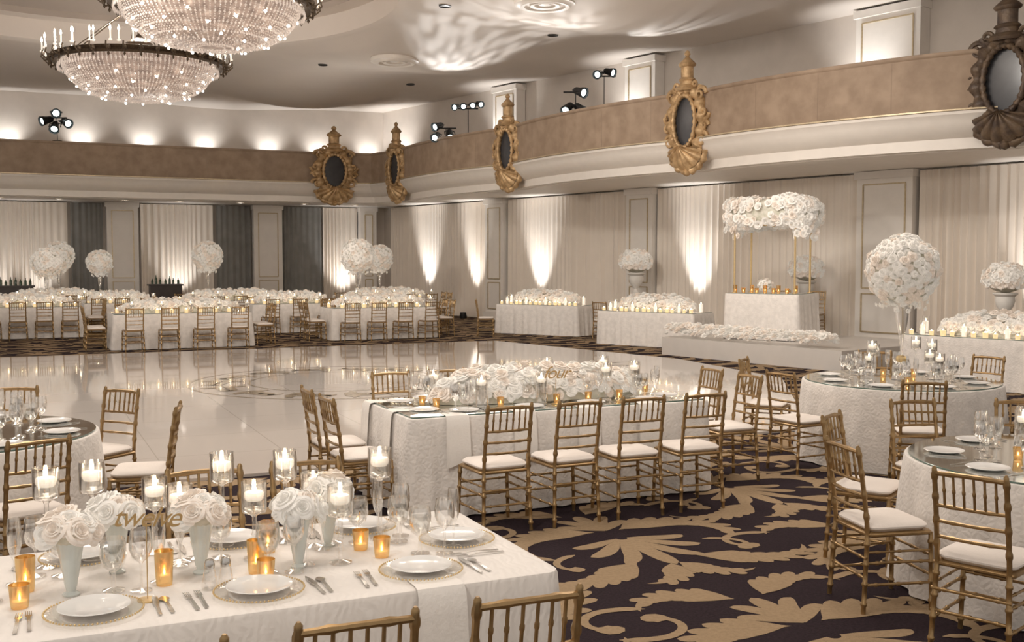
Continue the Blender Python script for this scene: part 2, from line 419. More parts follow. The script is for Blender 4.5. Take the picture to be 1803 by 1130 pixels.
# ---------------------------------------------------------------- cartouches
def cartouche(mat):
    root=emp('wall_cartouche',label='ornate gilded cartouche with oval smoked mirror and finial',category='wall ornament')
    g=G(); N=72
    for ring_i,(rw,rh,tr,y) in enumerate(((.50,.68,.13,-.14),(.36,.55,.05,-.25))):
        pts=[];rad=[]
        for i in range(N+1):
            a=2*pi*i/N; pts.append((rw*math.sin(a),y,1.12+rh*math.cos(a))); rad.append(tr*(1+.28*math.sin(a*(14 if ring_i==0 else 24))))
        g.add(tube(pts,rad,10,False))
    for sx in(-1,1):
        for (x,z,s,tw) in((.54,.72,.17,1),(.60,1.25,.14,-1),(.48,1.66,.16,1),(.32,1.86,.12,-1),(.34,.42,.15,1),(.62,1.0,.10,1)):
            pts=[];rad=[]
            for i in range(22):
                a=i*.42*tw; r=s*(1-i/26); pts.append((sx*(x+r*math.cos(a)),-.16-.004*i,z+r*math.sin(a))); rad.append(.055*(1-i/34))
            g.add(tube(pts,rad,8))
    ob('frame',g,mat,root)
    n=40
    g=G().add(([(0,-.20,1.12)]+[(.36*math.sin(2*pi*i/n),-.17,1.12+.54*math.cos(2*pi*i/n)) for i in range(n)],[(0,1+i,1+(i+1)%n) for i in range(n)]))
    ob('mirror',g,'dmirror',root)
    g=G(); nu,nv=42,8;v=[];f=[]
    for j in range(nv+1):
        b=j/nv
        for i in range(nu+1):
            a=-pi/2+pi*i/nu; rib=1+.10*abs(math.sin(a*7))*b
            r=.52*b*rib; dep=.34*math.sqrt(max(0,1-(b*.93)**2))
            v.append((r*math.sin(a),-.08-dep*.9-.03*abs(math.sin(a*7)),.50-r*math.cos(a)*.72+.10*(1-b)))
    for j in range(nv):
        for i in range(nu): f.append((j*(nu+1)+i,j*(nu+1)+i+1,(j+1)*(nu+1)+i+1,(j+1)*(nu+1)+i))
    g.add((v,f))
    g.add(tube([(.56*math.sin(a),-.12,.50-.42*math.cos(a)) for a in [-pi/2+pi*i/24 for i in range(25)]],[.075*(1+.35*math.sin(i*1.9)) for i in range(25)],8))
    g.add(lathe([(.001,-.05),(.07,-.02),(.10,.05),(.06,.12),(.04,.14)],12),0,T(0,-.14,.02))
    ob('shell',g,mat,root)
    g=G().add(lathe([(.001,0),(.30,0),(.34,.05),(.28,.10),(.20,.13),(.19,.2),(.23,.23),(.21,.26),(.17,.28),(.17,.5),(.22,.52),(.24,.56),(.2,.6),(.12,.66),(.07,.7),(.05,.73),(.09,.77),(.06,.83),(.001,.86)],16),0,T(0,-.16,1.76,s=(1,.7,1)))
    ob('finial',g,mat,root)
    g=G().add(box(0,-.03,1.1,.7,.06,1.5)); ob('backplate',g,mat,root)
    return root
cp=cartouche('cart'); cd=cartouche('cartshade')
put(cp,(*(cts[0]-ud*.05),3.72),A,s=(1.08,1,1))
for i in(1,2,3): 
    nn=Vector((wd.y,-wd.x)); p=cts[i]+nn*.05
    put(cp,(p.x,p.y,3.72),aR,s=(.86,1,1))
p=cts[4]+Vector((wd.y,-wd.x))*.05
put(cd,(p.x,p.y,3.78),aR,label='gilded cartouche with shade painted into the gilt and oval smoked mirror')
# ---------------------------------------------------------------- chandeliers
def chandelier(x,y,zr,Rd):
    root=emp('chandelier',(x,y,zr),label='large round crystal bowl chandelier with candle ring',category='chandelier')
    g=G()
    g.add(lathe([(Rd*.88,-.07),(Rd*.93,-.09),(Rd*.95,-.05),(Rd*.92,0),(Rd*.95,.05),(Rd*.92,.07),(Rd*.88,.06),(Rd*.88,-.07)],96))
    for i in range(36):
        a=2*pi*i/36
        g.add(sph(.05,8,6),0,T(Rd*.965*math.cos(a),Rd*.965*math.sin(a),-.01)); g.add(lathe([(.001,-.12),(.03,-.08),(.012,-.04),(.03,.0)],6),0,T(Rd*.965*math.cos(a),Rd*.965*math.sin(a),-.06))
        g.add(tube([(Rd*.93*math.cos(a),Rd*.93*math.sin(a),0),(Rd*1.0*math.cos(a),Rd*1.0*math.sin(a),-.07),(Rd*1.04*math.cos(a),Rd*1.04*math.sin(a),0),(Rd*1.03*math.cos(a),Rd*1.03*math.sin(a),.09)],.018,6))
    ob('ring_frame',g,'bronze',root)
    g=G(); ns=110
    def bowl(t):
        r=Rd*.84*math.cos(t*pi/2)**.62; z=-.06-.74*math.sin(t*pi/2)**1.25; return r,z
    octv=[(1,0,0),(-1,0,0),(0,1,0),(0,-1,0),(0,0,1),(0,0,-1)]; octf=[(0,2,4),(2,1,4),(1,3,4),(3,0,4),(2,0,5),(1,2,5),(3,1,5),(0,3,5)]
    for i in range(ns):
        a=2*pi*i/ns
        for j in range(30):
            t=j/30+.004; r,z=bowl(t)
            if j>20 and i%2: continue
            s=.016 if j%4 else .027
            g.add(([(x_*s,y_*s,z_*s) for x_,y_,z_ in octv],octf),0,T(r*math.cos(a),r*math.sin(a),z+U(-.008,.008),R()*3))
    for i in range(ns):
        a=2*pi*(i+.5)/ns
        g.add((([(x_*.018,y_*.018,z_*.07) for x_,y_,z_ in octv]),octf),0,T(Rd*.88*math.cos(a),Rd*.88*math.sin(a),-.18))
    ob('crystal_bowl',g,'crystal',root,kind='stuff')
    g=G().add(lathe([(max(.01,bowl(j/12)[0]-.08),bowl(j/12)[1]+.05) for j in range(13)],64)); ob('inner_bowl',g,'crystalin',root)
    g=G().add(lathe([(.02,0),(.05,.3),(.25,.34),(.28,.4),(.1,.5),(.03,.6),(.025,2.0),(.25,2.06),(.3,2.12),(.001,2.12)],20))
    for i in range(6):
        a=2*pi*i/6; g.add(tube([(Rd*.88*math.cos(a),Rd*.88*math.sin(a),.05),(.1*math.cos(a),.1*math.sin(a),1.2)],.012,6))
    ob('hanging_stem',g,'bronze',root)
    cm=G().add(lathe([(.001,0),(.035,.0),(.04,.03),(.016,.04),(.016,.2),(.001,.2)],8),0)
    bm=G().add(lathe([(.001,.2),(.018,.22),(.022,.25),(.012,.29),(.001,.32)],8),0)
    c0=mesh('candle_sleeve',cm,'wax'); b0=mesh('bulb',bm,'bulb')
    for i in range(48):
        a=2*pi*i/48; rr=Rd*(1.03 if i%2 else .9)
        c=ob('candle_sleeve',c0,None,root,(rr*math.cos(a),rr*math.sin(a),.08 if i%2 else .14)); ob('bulb',b0,None,c)
    bb=mesh('bowl_bulb',G().add(sph(.026,8,6)),'bulb')
    for i in range(44):
        a=2.39996*i; q=.25+.57*math.sqrt(i/44); 
        r,z=Rd*q,bowl(math.acos(min(1,(q/.84)**1.61))/(pi/2))[1]
        ob('bulb',bb,None,root,(r*math.cos(a),r*math.sin(a),z-.03))
    l=bpy.data.lights.new('chandelier_light','POINT'); l.energy=400; l.color=(1,.88,.76); l.shadow_soft_size=.2
    lo=bpy.data.objects.new('chandelier_light',l); COL.objects.link(lo); lo.location=(x,y,zr+.5)
    return root
chandelier(-7.98,23.4,6.14,1.86); chandelier(-5.36,19.5,6.50,1.87)
# ceiling fittings
vg=lathe([(.001,-.02),(.12,-.03),(.14,0),(.2,0),(.22,-.05),(.3,-.06),(.32,-.01),(.4,-.01),(.42,-.07),(.5,-.08),(.56,-.03),(.62,-.03),(.62,.12)],32)
vent=ob('ceiling_vent',G().add(vg),'cornice',label='round louvred ceiling air diffuser',category='air vent')
def onceil(px,py):
    z=ZC
    for _ in range(6):
        D=(z-1.95)*1900/(455-py); x=(px-901)/1900*D; z=ZC+foldz(x,D)
    return x,D,z
for px,py in((697,112),(958,14),(540,187)): put(vent,onceil(px,py))
dn=ob('ceiling_spotlight',G().add(lathe([(.001,-.01),(.1,-.015),(.13,-.03),(.14,.06)],16)),'black',label='small dark recessed ceiling downlight',category='ceiling light')
for px,py in((785,17),(972,67),(572,118),(724,152)): put(dn,onceil(px,py))
dl=ob('recessed_downlight',G().add(lathe([(.001,-.012),(.09,-.012)],16)).add(lathe([(.09,-.012),(.12,-.02),(.13,0)],16),1),['down','cornice'],label='glowing recessed downlight under the balcony',category='ceiling light')
for t in(13,11.3,9.3,7.6,5.6,3.4,1.6): p=WB(t,1.6); put(dl,(p.x,p.y,3.838))
# stage lights
def can():
    g=G().add(lathe([(.001,-.2),(.07,-.2),(.09,-.16),(.1,-.05),(.12,.02),(.14,.14),(.13,.14),(.12,.1)],16)); return g
canm=mesh('lamp_head',can(),'black'); lensm=mesh('lens',G().add(lathe([(.001,.10),(.085,.10)],16)),'lens')
yokem=mesh('yoke',G().add(tube([(-.15,0,0),(-.15,0,-.14),(0,0,-.24),(.15,0,-.14),(.15,0,0)],.014,6)),'black')
def stagelight(x,y,z,heads,pole,lab,s=1.0):
    r=emp('stage_light',(x,y,z),0,label=lab,category='stage light')
    g=G().add(tube([(0,0,0),(0,0,pole)],.012)).add(lathe([(.001,.02),(.14,.02),(.14,0),(.001,0)],12)).add(tube([(-.3,0,pole),(.3,0,pole)],.02))
    ob('stand',g,'black',r)
    for hx,hz,yaw,pit in heads:
        c=ob('lamp_head',canm,None,r,(hx,-.05,hz)); c.rotation_euler=(pit,0,yaw); c.scale=(1.1*s,)*3
        ob('lens',lensm,None,c); ob('yoke',yokem,None,c)
hp=pi/2+.3
stagelight(-13.75,32.9,5.49,[(-.32,.62,-.7,hp),(.0,.85,.4,hp),(.3,.55,.9,hp),(-.05,.42,.2,hp+.4)],.7,'cluster of black stage lights on a stand on the parapet')
stagelight(-1.95,32.15,5.49,[(-.25,.35,-.8,hp),(.12,.1,.2,hp+.5),(-.3,.05,-.3,hp+.2)],.3,'pair of black stage lights clamped to the parapet',.9)
stagelight(1.55,26.55,5.49,[(.12,.5,.8,hp),(-.2,.1,-.6,hp+.3),(.12,.08,.7,hp+.3)],.5,'black stage lights clamped to the parapet',.9)
stagelight(2.4,28.4,4.43,[(-.15,2.3,-.5,hp),(.15,2.35,.9,hp)],2.25,'black stage lights on a tall stand',.8)
stagelight(-1.3,32.3,4.43,[(-.36,2.0,-.5,hp),(-.12,2.02,-.2,hp),(.12,2.05,.3,hp),(.34,2.08,.6,hp)],1.95,'row of small stage lights on a stand',.7)
# ---------------------------------------------------------------- chairs
def chair_parts():
    P=[]
    for sx in(-1,1):
        P.append(('leg',G().add(bamboo((sx*.205,.19,0),(sx*.19,.185,.44),.0135,4)),'chairgold'))
        P.append(('leg',G().add(bamboo((sx*.19,-.215,0),(sx*.175,-.19,.44),.0135,4)),'chairgold'))
        g=G().add(bamboo((sx*.203,.19,.16),(sx*.187,-.208,.16),.0085,3)).add(bamboo((sx*.198,.19,.28),(sx*.183,-.20,.28),.0085,3)).add(bamboo((sx*.195,.19,.34),(sx*.18,-.195,.34),.007,3))
        P.append(('stretcher',g,'chairgold'))
    for y,h in((.19,(.20,.31)),(-.205,(.20,.31))):
        g=G()
        for z in h: g.add(bamboo((-.195,y,z),(.195,y,z),.0085,3))
        P.append(('stretcher',g,'chairgold'))
    P.append(('seat',G().add(rslab(.405,.395,.425,.45,.03,.008)),'chairgold'))
    v,f=rslab(.39,.375,.45,.495,.06,.018); P.append(('cushion',G().add((v,f)),'cushion'))
    def by(z): return -.19-.065*((z-.44)/.48)**1.3
    g=G()
    for sx in(-1,1):
        pts=[];rad=[]
        for i in range(33):
            z=.44+.48*i/32; pts.append((sx*(.175-.003*i/32),by(z),z)); rad.append(.0135*(1.35 if i in(6,7,14,15,22,23,29,30) else 1))
        pts.append((sx*.172,by(.93),.932)); rad.append(.006); g.add(tube(pts,rad,8))
    def rail(z,r):
        pts=[(.175*(-1+2*i/12),by(z)-.018*math.sin(pi*i/12),z+(.008*math.sin(pi*i/12) if z>.85 else 0)) for i in range(13)]
        return tube(pts,[r*(1.3 if i in(3,9) else 1) for i in range(13)],8)
    for z,r in((.895,.0125),(.735,.0095),(.655,.0095),(.575,.0095)): g.add(rail(z,r))
    for i in range(6):
        x=.175*(-1+2*(i+1)/7); bow=.018*math.sin(pi*(i+1)/7); g.add(bamboo((x,by(.735)-bow,.735),(x,by(.895)-bow,.898),.007,1,6))
    P.append(('backrest',g,'chairgold'))
    return P
CP=chair_parts()
chair=emp('dining_chair',label='gold bamboo-style ballroom chair with ivory seat cushion',category='chair')
for nm,g,m in CP: ob(nm,g,m,chair)
fg=G()
for nm,g,m in CP:
    o=len(fg.v); fg.v.extend(g.v); fg.f.extend([tuple(i+o for i in q) for q in g.f]); fg.m.extend([1 if nm=='cushion' else 0]*len(g.f))
farchair=ob('dining_chair',fg,['chairgold','cushion'],label='gold bamboo-style ballroom chair with ivory seat cushion',category='chair')
def tp(t,a,b): c,s=math.cos(t[2]),math.sin(t[2]); return (t[0]+a*c-b*s,t[1]+a*s+b*c)
def chairs_rect(t,lst,grp,proto=None):
    for a,b,r in lst:
        x,y=tp(t,a,b); put(proto or chair,(x,y,0),t[2]+r+U(-.05,.05),group=grp)
def chairs_round(t,pts,grp,proto=None):
    for x,y in pts:
        an=math.atan2(t[1]-y,t[0]-x)-pi/2; put(proto or chair,(x,y,0),an+U(-.06,.06),group=grp)
# ---------------------------------------------------------------- tables
def cloth(per,h,amp,flare,seed,nf=.22):
    rnd=random.Random(seed); n=len(per); v=[];f=[]
    cum=[0]
    for i in range(1,n): cum.append(cum[-1]+math.dist(per[i],per[i-1]))
    tot=cum[-1]+math.dist(per[0],per[-1]); k1=max(6,round(tot/nf)); p1,p2,p3=rnd.random()*6,rnd.random()*6,rnd.random()*6
    lv=[(0,0),(.004,.008),(.02,.014),(.15,.02),(.35,0),(.6,0),(.85,0),(.985,0)]
    for li,(t,o) in enumerate(lv):
        for i in range(n):
            a=Vector(per[i-1]);b=Vector(per[(i+1)%n]);d=(b-a).normalized(); nx,ny=d.y,-d.x
            s=cum[i]/tot*2*pi
            fo=.6*math.sin(k1*s+p1)+.4*math.sin((k1*.5//1)*s+p2)+.3*math.sin((k1*1.6//1)*s+p3)
            off=.015+flare*t+amp*(t**.9)*(fo+.6) if li>2 else o
            v.append((per[i][0]+nx*off,per[i][1]+ny*off,h*(1-t)))
    for j in range(len(lv)-1):
        for i in range(n): k=(i+1)%n; f.append((j*n+i,(j+1)*n+i,(j+1)*n+k,j*n+k))
    f.append(tuple(range(n)))
    return v,f
def resample(pts,step=.03):
    out=[];n=len(pts)
    for i in range(n):
        a=pts[i];b=pts[(i+1)%n];L=math.dist(a,b);m=max(1,int(L/step))
        for j in range(m): out.append((a[0]+(b[0]-a[0])*j/m,a[1]+(b[1]-a[1])*j/m))
    return out
TH=.76
def rect_table(t,w,d,mat,lab,mirror=True,seed=0,h=TH,z=0,amp=.022):
    r=emp('dining_table',(t[0],t[1],z),t[2],label=lab,category='table')
    ob('tablecloth',G().add(cloth(resample(rrect(w,d,.05,6)),h,amp,.03,seed)),mat,r)
    if mirror:
        g=G().add(rslab(w-.03,d-.03,h+.001,h+.011,.03,.002)); g.m=[1]*len(g.m); g.m[-1]=0
        ob('mirror_top',g,['mirror','medge'],r)
    return r
def round_table(t,rad,mat,lab,mirror=True,seed=0):
    r=emp('dining_table',(t[0],t[1],0),0,label=lab,category='table')
    per=[(rad*math.cos(2*pi*i/160),rad*math.sin(2*pi*i/160)) for i in range(160)]
    ob('tablecloth',G().add(cloth(per,TH,.032,.05,seed,.3)),mat,r)
    if mirror:
        g=G().add(lathe([(.001,TH+.001),(rad-.012,TH+.001),(rad-.01,TH+.003),(rad-.01,TH+.009),(rad-.012,TH+.011)],96),1)
        n=96; g.add(([((rad-.012)*math.cos(2*pi*i/n),(rad-.012)*math.sin(2*pi*i/n),TH+.011) for i in range(n)],[tuple(range(n))]),0)
        ob('mirror_top',g,['mirror','medge'],r)
    return r
T1=(-1.278,4.006,A); T2=(.204,9.03,A); T3=(3.8,10.5,0); T4=(3.3,6.3,0); T5=(-3.75,7.2,0)
rect_table(T1,2.7,1.1,'satin','rectangular dining table in ivory patterned linen laid for dinner',False,1)
rect_table(T2,2.65,1.2,'linen','rectangular mirror-top table in ivory lace linen',True,2)
round_table(T3,.92,'linen','round mirror-top table in ivory linen with tall flowers',True,3)
round_table(T4,.92,'linen','round mirror-top table in ivory linen with glassware',True,4)
round_table(T5,.90,'linen','round mirror-top table in ivory linen beside the dance floor',True,5)
chairs_rect(T1,[(.91,-.97,0),(.365,-.97,0),(-.18,-.97,0),(.295,.98,pi),(.82,.98,pi)],'chairs at the laid linen table')
chairs_rect(T2,[(-.825,-1.0,0),(-.265,-1.0,0),(.295,-1.0,0),(.853,-1.0,0),(-1.62,-.27,-pi/2),(-1.62,.32,-pi/2),(-.88,.98,pi),(-.33,.98,pi),(.2,.98,pi),(.8,.98,pi),(1.72,-.3,pi/2),(1.72,.28,pi/2)],'chairs at the lace mirror-top table')
chairs_round(T3,[(3.52,9.28),(2.66,9.9),(2.62,11.0),(4.0,11.75),(4.85,11.25),(4.8,9.75)],'chairs at the round table with tall flowers')
chairs_round(T4,[(2.10,6.05),(2.33,6.98),(2.38,5.32),(2.98,7.6),(3.65,7.58)],'chairs at the round glassware table')
chairs_round(T5,[(-3.2,8.28),(-2.6,7.5),(-2.88,6.3),(-3.95,8.38)],'chairs at the round table by the dance floor')
# ---------------------------------------------------------------- flowers
def petal(ph,hw,R0,R1,z0,z1,curl,nu=4,nv=3):
    v=[];f=[]
    for j in range(nv+1):
        t=j/nv
        for i in range(nu+1):
            u=-1+2*i/nu; w=hw*(math.sin(pi*(.2+.56*t)))**.5
            a=ph+u*w; r=R0+(R1-R0)*t**.55+curl*t**4*(1-.5*u*u); z=z0+(z1-z0)*math.sin(t*pi*.52)-.16*abs(u)**2.5*t*(z1-z0)-curl*.8*t**4
            v.append((r*math.cos(a),r*math.sin(a),z))
    for j in range(nv):
        for i in range(nu): f.append((j*(nu+1)+i,j*(nu+1)+i+1,(j+1)*(nu+1)+i+1,(j+1)*(nu+1)+i))
    return v,f
def rose(hi=True,seed=0,openf=1):
    rnd=random.Random(seed); g=G()
    if hi: L=[(3,.05,.14,0,.74,-.03),(4,.1,.26,0,.74,-.02),(5,.15,.40,-.02,.72,.02),(5,.2,.55,-.06,.66,.06),(6,.25,.70,-.14,.54,.12),(7,.3,.82,-.25,.36,.18)]
    else: L=[(3,.04,.20,0,.70,.0),(4,.12,.46,-.05,.66,.03),(5,.2,.76,-.18,.44,.14)]
    for k,(n,r0,r1,z0,z1,cu) in enumerate(L):
        o=rnd.random()*6
        for i in range(n): g.add(petal(o+2*pi*i/n+rnd.uniform(-.14,.14),pi/n*1.5,r0,r1*rnd.uniform(.9,1.1),z0,z1*openf+rnd.uniform(-.09,.07),cu*rnd.uniform(.4,1.8),4 if hi else 2,4 if hi else 2))
    return g
RH=[rose(True,0,1),rose(True,1,.8),rose(True,2,.65)]; RL=[rose(False,i) for i in range(3)]
def orient(p,nrm,s):
    q=Vector(nrm).to_track_quat('Z','Y').to_matrix().to_4x4()
    return Matrix.Translation(p)@q@Matrix.Rotation(R()*6,4,'Z')@Matrix.Scale(s,4)
def flowers(pts,hi,s,core=None):
    g=G(); src=RH if hi else RL
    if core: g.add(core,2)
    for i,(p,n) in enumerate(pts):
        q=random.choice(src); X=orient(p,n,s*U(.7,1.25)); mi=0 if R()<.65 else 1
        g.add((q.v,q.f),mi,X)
    return g
def fib(n,zmin=-1):
    out=[]
    for i in range(n):
        z=1-(i+.5)*(1-zmin)/n; a=i*2.39996; r=math.sqrt(max(0,1-z*z)); out.append(Vector((r*math.cos(a),r*math.sin(a),z)))
    return out
def ball(rad,n,s,hi,zmin=-1,sz=1):
    pts=[]
    for d in fib(n,zmin):
        k=rad*U(.84,.97); pts.append((Vector((d.x*k,d.y*k,d.z*k*sz)),d+Vector((U(-.25,.25),U(-.25,.25),U(-.25,.25)))))
    return flowers(pts,hi,s,sph(rad*.88,20,14,sz))
def mound(w,d,h,n,s,hi):
    pts=[]
    for dd in fib(n,.0):
        q=Vector((math.copysign(abs(dd.x)**.75,dd.x)*w/2*U(.85,1),math.copysign(abs(dd.y)**.85,dd.y)*d/2*U(.85,1),s*.7+max(.0,dd.z)**.7*h*U(.6,1.1))); nn=Vector((dd.x*.5+U(-.25,.25),dd.y+U(-.25,.25),dd.z+.45)); pts.append((q,nn.normalized()))
    core=G().add(sph(1,20,12)); v=[(math.copysign(abs(x)**.75,x)*w*.47,y*d*.46,.002+max(0,z)**.7*h*.85) for x,y,z in core.v]
    return flowers(pts,hi,s,(v,core.f))
FM=['petal','petal2','leaf']
# ---------------------------------------------------------------- tableware
wine=ob('wine_glass',G().add(lathe([(.001,.001),(.034,.002),(.033,.005),(.006,.012),(.004,.02),(.004,.09),(.010,.098),(.028,.115),(.037,.14),(.036,.17),(.031,.205),(.030,.205),(.035,.17),(.035,.14),(.026,.117),(.001,.10)],20)),'glass',label='clear stemmed wine glass',category='glass')
goblet=ob('water_goblet',G().add(lathe([(.001,.001),(.036,.002),(.035,.006),(.008,.014),(.006,.06),(.012,.068),(.033,.085),(.042,.115),(.041,.15),(.037,.175),(.036,.175),(.039,.15),(.040,.115),(.03,.088),(.001,.072)],20)).add(lathe([(.001,.075),(.03,.09),(.038,.115),(.038,.14),(.001,.14)],20),1),['glass','water'],label='clear stemmed water goblet filled with water',category='glass')
flute=ob('champagne_flute',G().add(lathe([(.001,.001),(.03,.002),(.029,.005),(.005,.012),(.004,.08),(.012,.095),(.022,.13),(.023,.18),(.019,.225),(.018,.225),(.021,.18),(.02,.13),(.001,.09)],16)),'glass',label='tall clear champagne flute',category='glass')
cg_=G().add(lathe([(.11,.004),(.135,.010),(.158,.014),(.160,.010),(.135,.003),(.11,0)],48))
ch_b=G()
for i in range(72):
    a=2*pi*i/72; ch_b.add(sph(.0038,6,4),0,T(.158*math.cos(a),.158*math.sin(a),.014))
charger=ob('charger_plate',cg_,'chglass',label='clear glass charger plate with gold beaded rim',category='plate'); ob('beaded_rim',ch_b,'gold',charger,label='fine gold beaded plate rim')
plate=ob('dinner_plate',G().add(lathe([(.001,.006),(.08,.006),(.095,.010),(.116,.016),(.118,.014),(.095,.006),(.08,.001),(.001,.001)],40)),'china',label='round white china plate',category='plate')
def blade(L,kind):
    g=G(); n=14; v=[];f=[]
    for i in range(n+1):
        t=i/n; y=-L/2+L*t
        if kind=='knife': w=(.006 if t<.5 else .0095*(1-((t-.5)/.5)**4)+.001)
        elif kind=='spoon': w=.004+.003*(1-t) if t<.68 else .004+.015*math.sin(pi*(t-.68)/.32)
        else: w=.004+.003*(1-t) if t<.66 else .011
        z=.002+.004*math.sin(pi*t)**2
        v+= [(-w,y,z),(w,y,z),(w,y,z+.002),(-w,y,z+.002)]
    m=n if kind!='fork' else int(n*.8)
    for i in range(m):
        for j in range(4): k=(j+1)%4; f.append((4*i+j,4*i+k,4*i+4+k,4*i+4+j))
    f.append((0,3,2,1)); e=4*m; f.append((e,e+1,e+2,e+3)); g.add((v,f))
    if kind=='fork':
        for q in range(4): g.add(box(-.009+.006*q,-L/2+L*.9,.0045,.0028,L*.21,.002))
    return g
knife=ob('knife',blade(.23,'knife'),'silver',label='polished silver table knife',category='cutlery')
fork=ob('fork',blade(.2,'fork'),'silver',label='polished silver table fork',category='cutlery')
spoon=ob('spoon',blade(.19,'spoon'),'silver',label='polished silver table spoon',category='cutlery')
def hang():
    v=[];f=[];nx=8
    prof=[(.16,.004),(.08,.006),(.01,.008),(-.02,.004),(-.034,-.02),(-.042,-.1),(-.048,-.2),(-.054,-.3),(-.058,-.36)]
    for j,(y,z) in enumerate(prof):
        for i in range(nx+1):
            x=(-1+2*i/nx)*(.085+.002*j); w=.006*math.sin(i*1.9+j*.2)*(1 if j>3 else 0); v.append((x,y-abs(w),z+(.0 if j<8 else -.03*abs(-1+2*i/nx))))
    for j in range(len(prof)-1):
        for i in range(nx): f.append((j*(nx+1)+i,j*(nx+1)+i+1,(j+1)*(nx+1)+i+1,(j+1)*(nx+1)+i))
    return v,f
hnap=ob('napkin',G().add(hang()),'napkin',label='ivory linen napkin draped over the table edge',category='napkin')
shk=ob('salt_shaker',G().add(lathe([(.001,0),(.022,0),(.023,.01),(.016,.05),(.013,.06),(.001,.06)],14),0),'glass',label='small glass salt shaker with silver cap',category='shaker'); ob('cap',G().add(lathe([(.014,.058),(.015,.07),(.011,.082),(.001,.085)],14)),'silver',shk)
def flame(parent,z,s=1): return ob('flame',G().add(lathe([(.0005,0),(.006*s,.006*s),(.0075*s,.014*s),(.004*s,.028*s),(.0004,.042*s)],8)),'flame',parent,(0,0,z))
def floater(h,stem):
    r=emp('candle_holder',label='clear footed glass vase with floating candle',category='candle')
    b=h-.13
    pr=[(.001,0),(.045,.002),(.044,.006),(.010,.016),(.008,b*.5),(.014,b*.55),(.009,b*.6),(.009,b-.01),(.02,b),(.045,b+.008),(.05,b+.02),(.05,h),(.048,h),(.047,b+.02),(.001,b+.008)] if stem else [(.001,0),(.05,0),(.05,h),(.048,h),(.047,.008),(.001,.008)]
    ob('glass_vase',G().add(lathe(pr,24)),'glass',r)
    ob('water',G().add(lathe([(.001,b+.012),(.045,b+.022),(.045,h-.065),(.001,h-.065)],20)),'water',r)
    c=ob('candle',G().add(lathe([(.001,h-.075),(.030,h-.075),(.038,h-.06),(.038,h-.045),(.034,h-.04),(.001,h-.044)],20)),'wax',r)
    flame(c,h-.045,1.2); return r
fl1=floater(.31,True); fl2=floater(.39,True); fl3=floater(.25,False)
def votive(h,r_):
    r=emp('votive_candle',label='amber mercury glass votive with lit candle',category='candle')
    ob('glass_cup',G().add(lathe([(.001,0),(r_*.8,0),(r_*.85,.01),(r_,h),(r_*.94,h),(r_*.8,.012),(.001,.012)],18)),'votive',r)
    c=ob('candle',G().add(lathe([(.001,.012),(r_*.7,.012),(r_*.7,h*.3),(.001,h*.3)],12)),'wax',r); flame(c,h*.3,.55); return r
vo1=votive(.07,.03); vo2=votive(.11,.03)
farv=ob('votive_candle',G().add(lathe([(.001,0),(.04,0),(.045,.08),(.04,.08),(.038,.04)],8),0).add(lathe([(.001,.05),(.018,.055),(.016,.08),(.001,.10)],6),1),['votivefar','flame'],label='small amber glass votive with lit candle',category='candle')
pillar=emp('pillar_candle',label='ivory pillar candle in clear glass cylinder',category='candle')
ob('candle',G().add(lathe([(.001,.005),(.035,.005),(.035,.15),(.03,.155),(.001,.15)],14)),'wax',pillar); ob('glass_cylinder',G().add(lathe([(.05,.0),(.052,.22),(.05,.22)],16)),'glass',pillar); flame(pillar,.152,.9)
rm=[mesh('rose',g,FM) for g in RH]; rm2=[mesh('rose',g,['petal2']) for g in RH]
def conevase(i,h):
    r=emp('flower_vase',label='ribbed pale mint trumpet vase of white roses',category='vase of flowers')
    g=G(); pr=[(.001,0),(.028,0),(.030,.006),(.016,.014),(.018,.03),(.031,h*.6),(.050,h),(.047,h),(.02,.03),(.001,.03)]
    v,f=lathe(pr,48); v=[(x*(1+.025*math.cos(16*math.atan2(y,x))),y*(1+.025*math.cos(16*math.atan2(y,x))),z) for x,y,z in v]
    ob('vase',G().add((v,f)),'vase',r)
    for j,d in enumerate(fib(14,-.3)):
        k=U(.8,1.1); o=ob('rose',(rm if (i+j)%3 else rm2)[(i*2+j)%3],None,r); o.matrix_local=orient(Vector((d.x*.076*k,d.y*.076*k,h+.03+d.z*.045*k)),(d+Vector((U(-.5,.5),U(-.5,.5),.3))).normalized(),.055*U(.75,1.2))
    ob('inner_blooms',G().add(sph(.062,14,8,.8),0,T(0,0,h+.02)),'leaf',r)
    return r
cv=[conevase(0,.2),conevase(1,.2)]
def setting(t,a,b,r,hi=True,grp='',z=TH+.003):
    def P(dx,dy):
        c,s=math.cos(r),math.sin(r); return tp(t,a+dx*c-dy*s,b+dx*s+dy*c)
    rr=t[2]+r
    if hi:
        x,y=P(0,0); put(charger,(x,y,z),rr,group='charger plates'); put(plate,(x,y,z+.0155),rr,group='dinner plates')
        x,y=P(-.20,0); put(fork,(x,y,z),rr+U(-.08,.08),group='forks'); x,y=P(-.235,-.01); put(fork,(x,y,z),rr+U(-.08,.08),group='forks')
        x,y=P(.20,0); put(knife,(x,y,z),rr+U(-.08,.08),group='knives'); x,y=P(.235,-.01); put(spoon,(x,y,z),rr+U(-.08,.08),group='spoons')
    else:
        x,y=P(0,0); put(plate,(x,y,z),rr,group='dinner plates'); x,y=P(.17,0); put(knife,(x,y,z),rr,group='knives'); x,y=P(-.17,0); put(fork,(x,y,z),rr,group='forks')
    x,y=P(.17,.19); put(wine,(x,y,z),0,s=1.1,group='wine glasses'); x,y=P(.08,.23); put(goblet,(x,y,z),0,s=1.1,group='water goblets'); x,y=P(.24,.27); put(flute,(x,y,z),0,s=1.1,group='champagne flutes')
for a in(-.85,-.3,.25,.86): setting(T1,a,-.36,0)
for a in(-.3,.28,.84): setting(T1,a,.37,pi)
setting(T1,1.15,.0,pi/2)
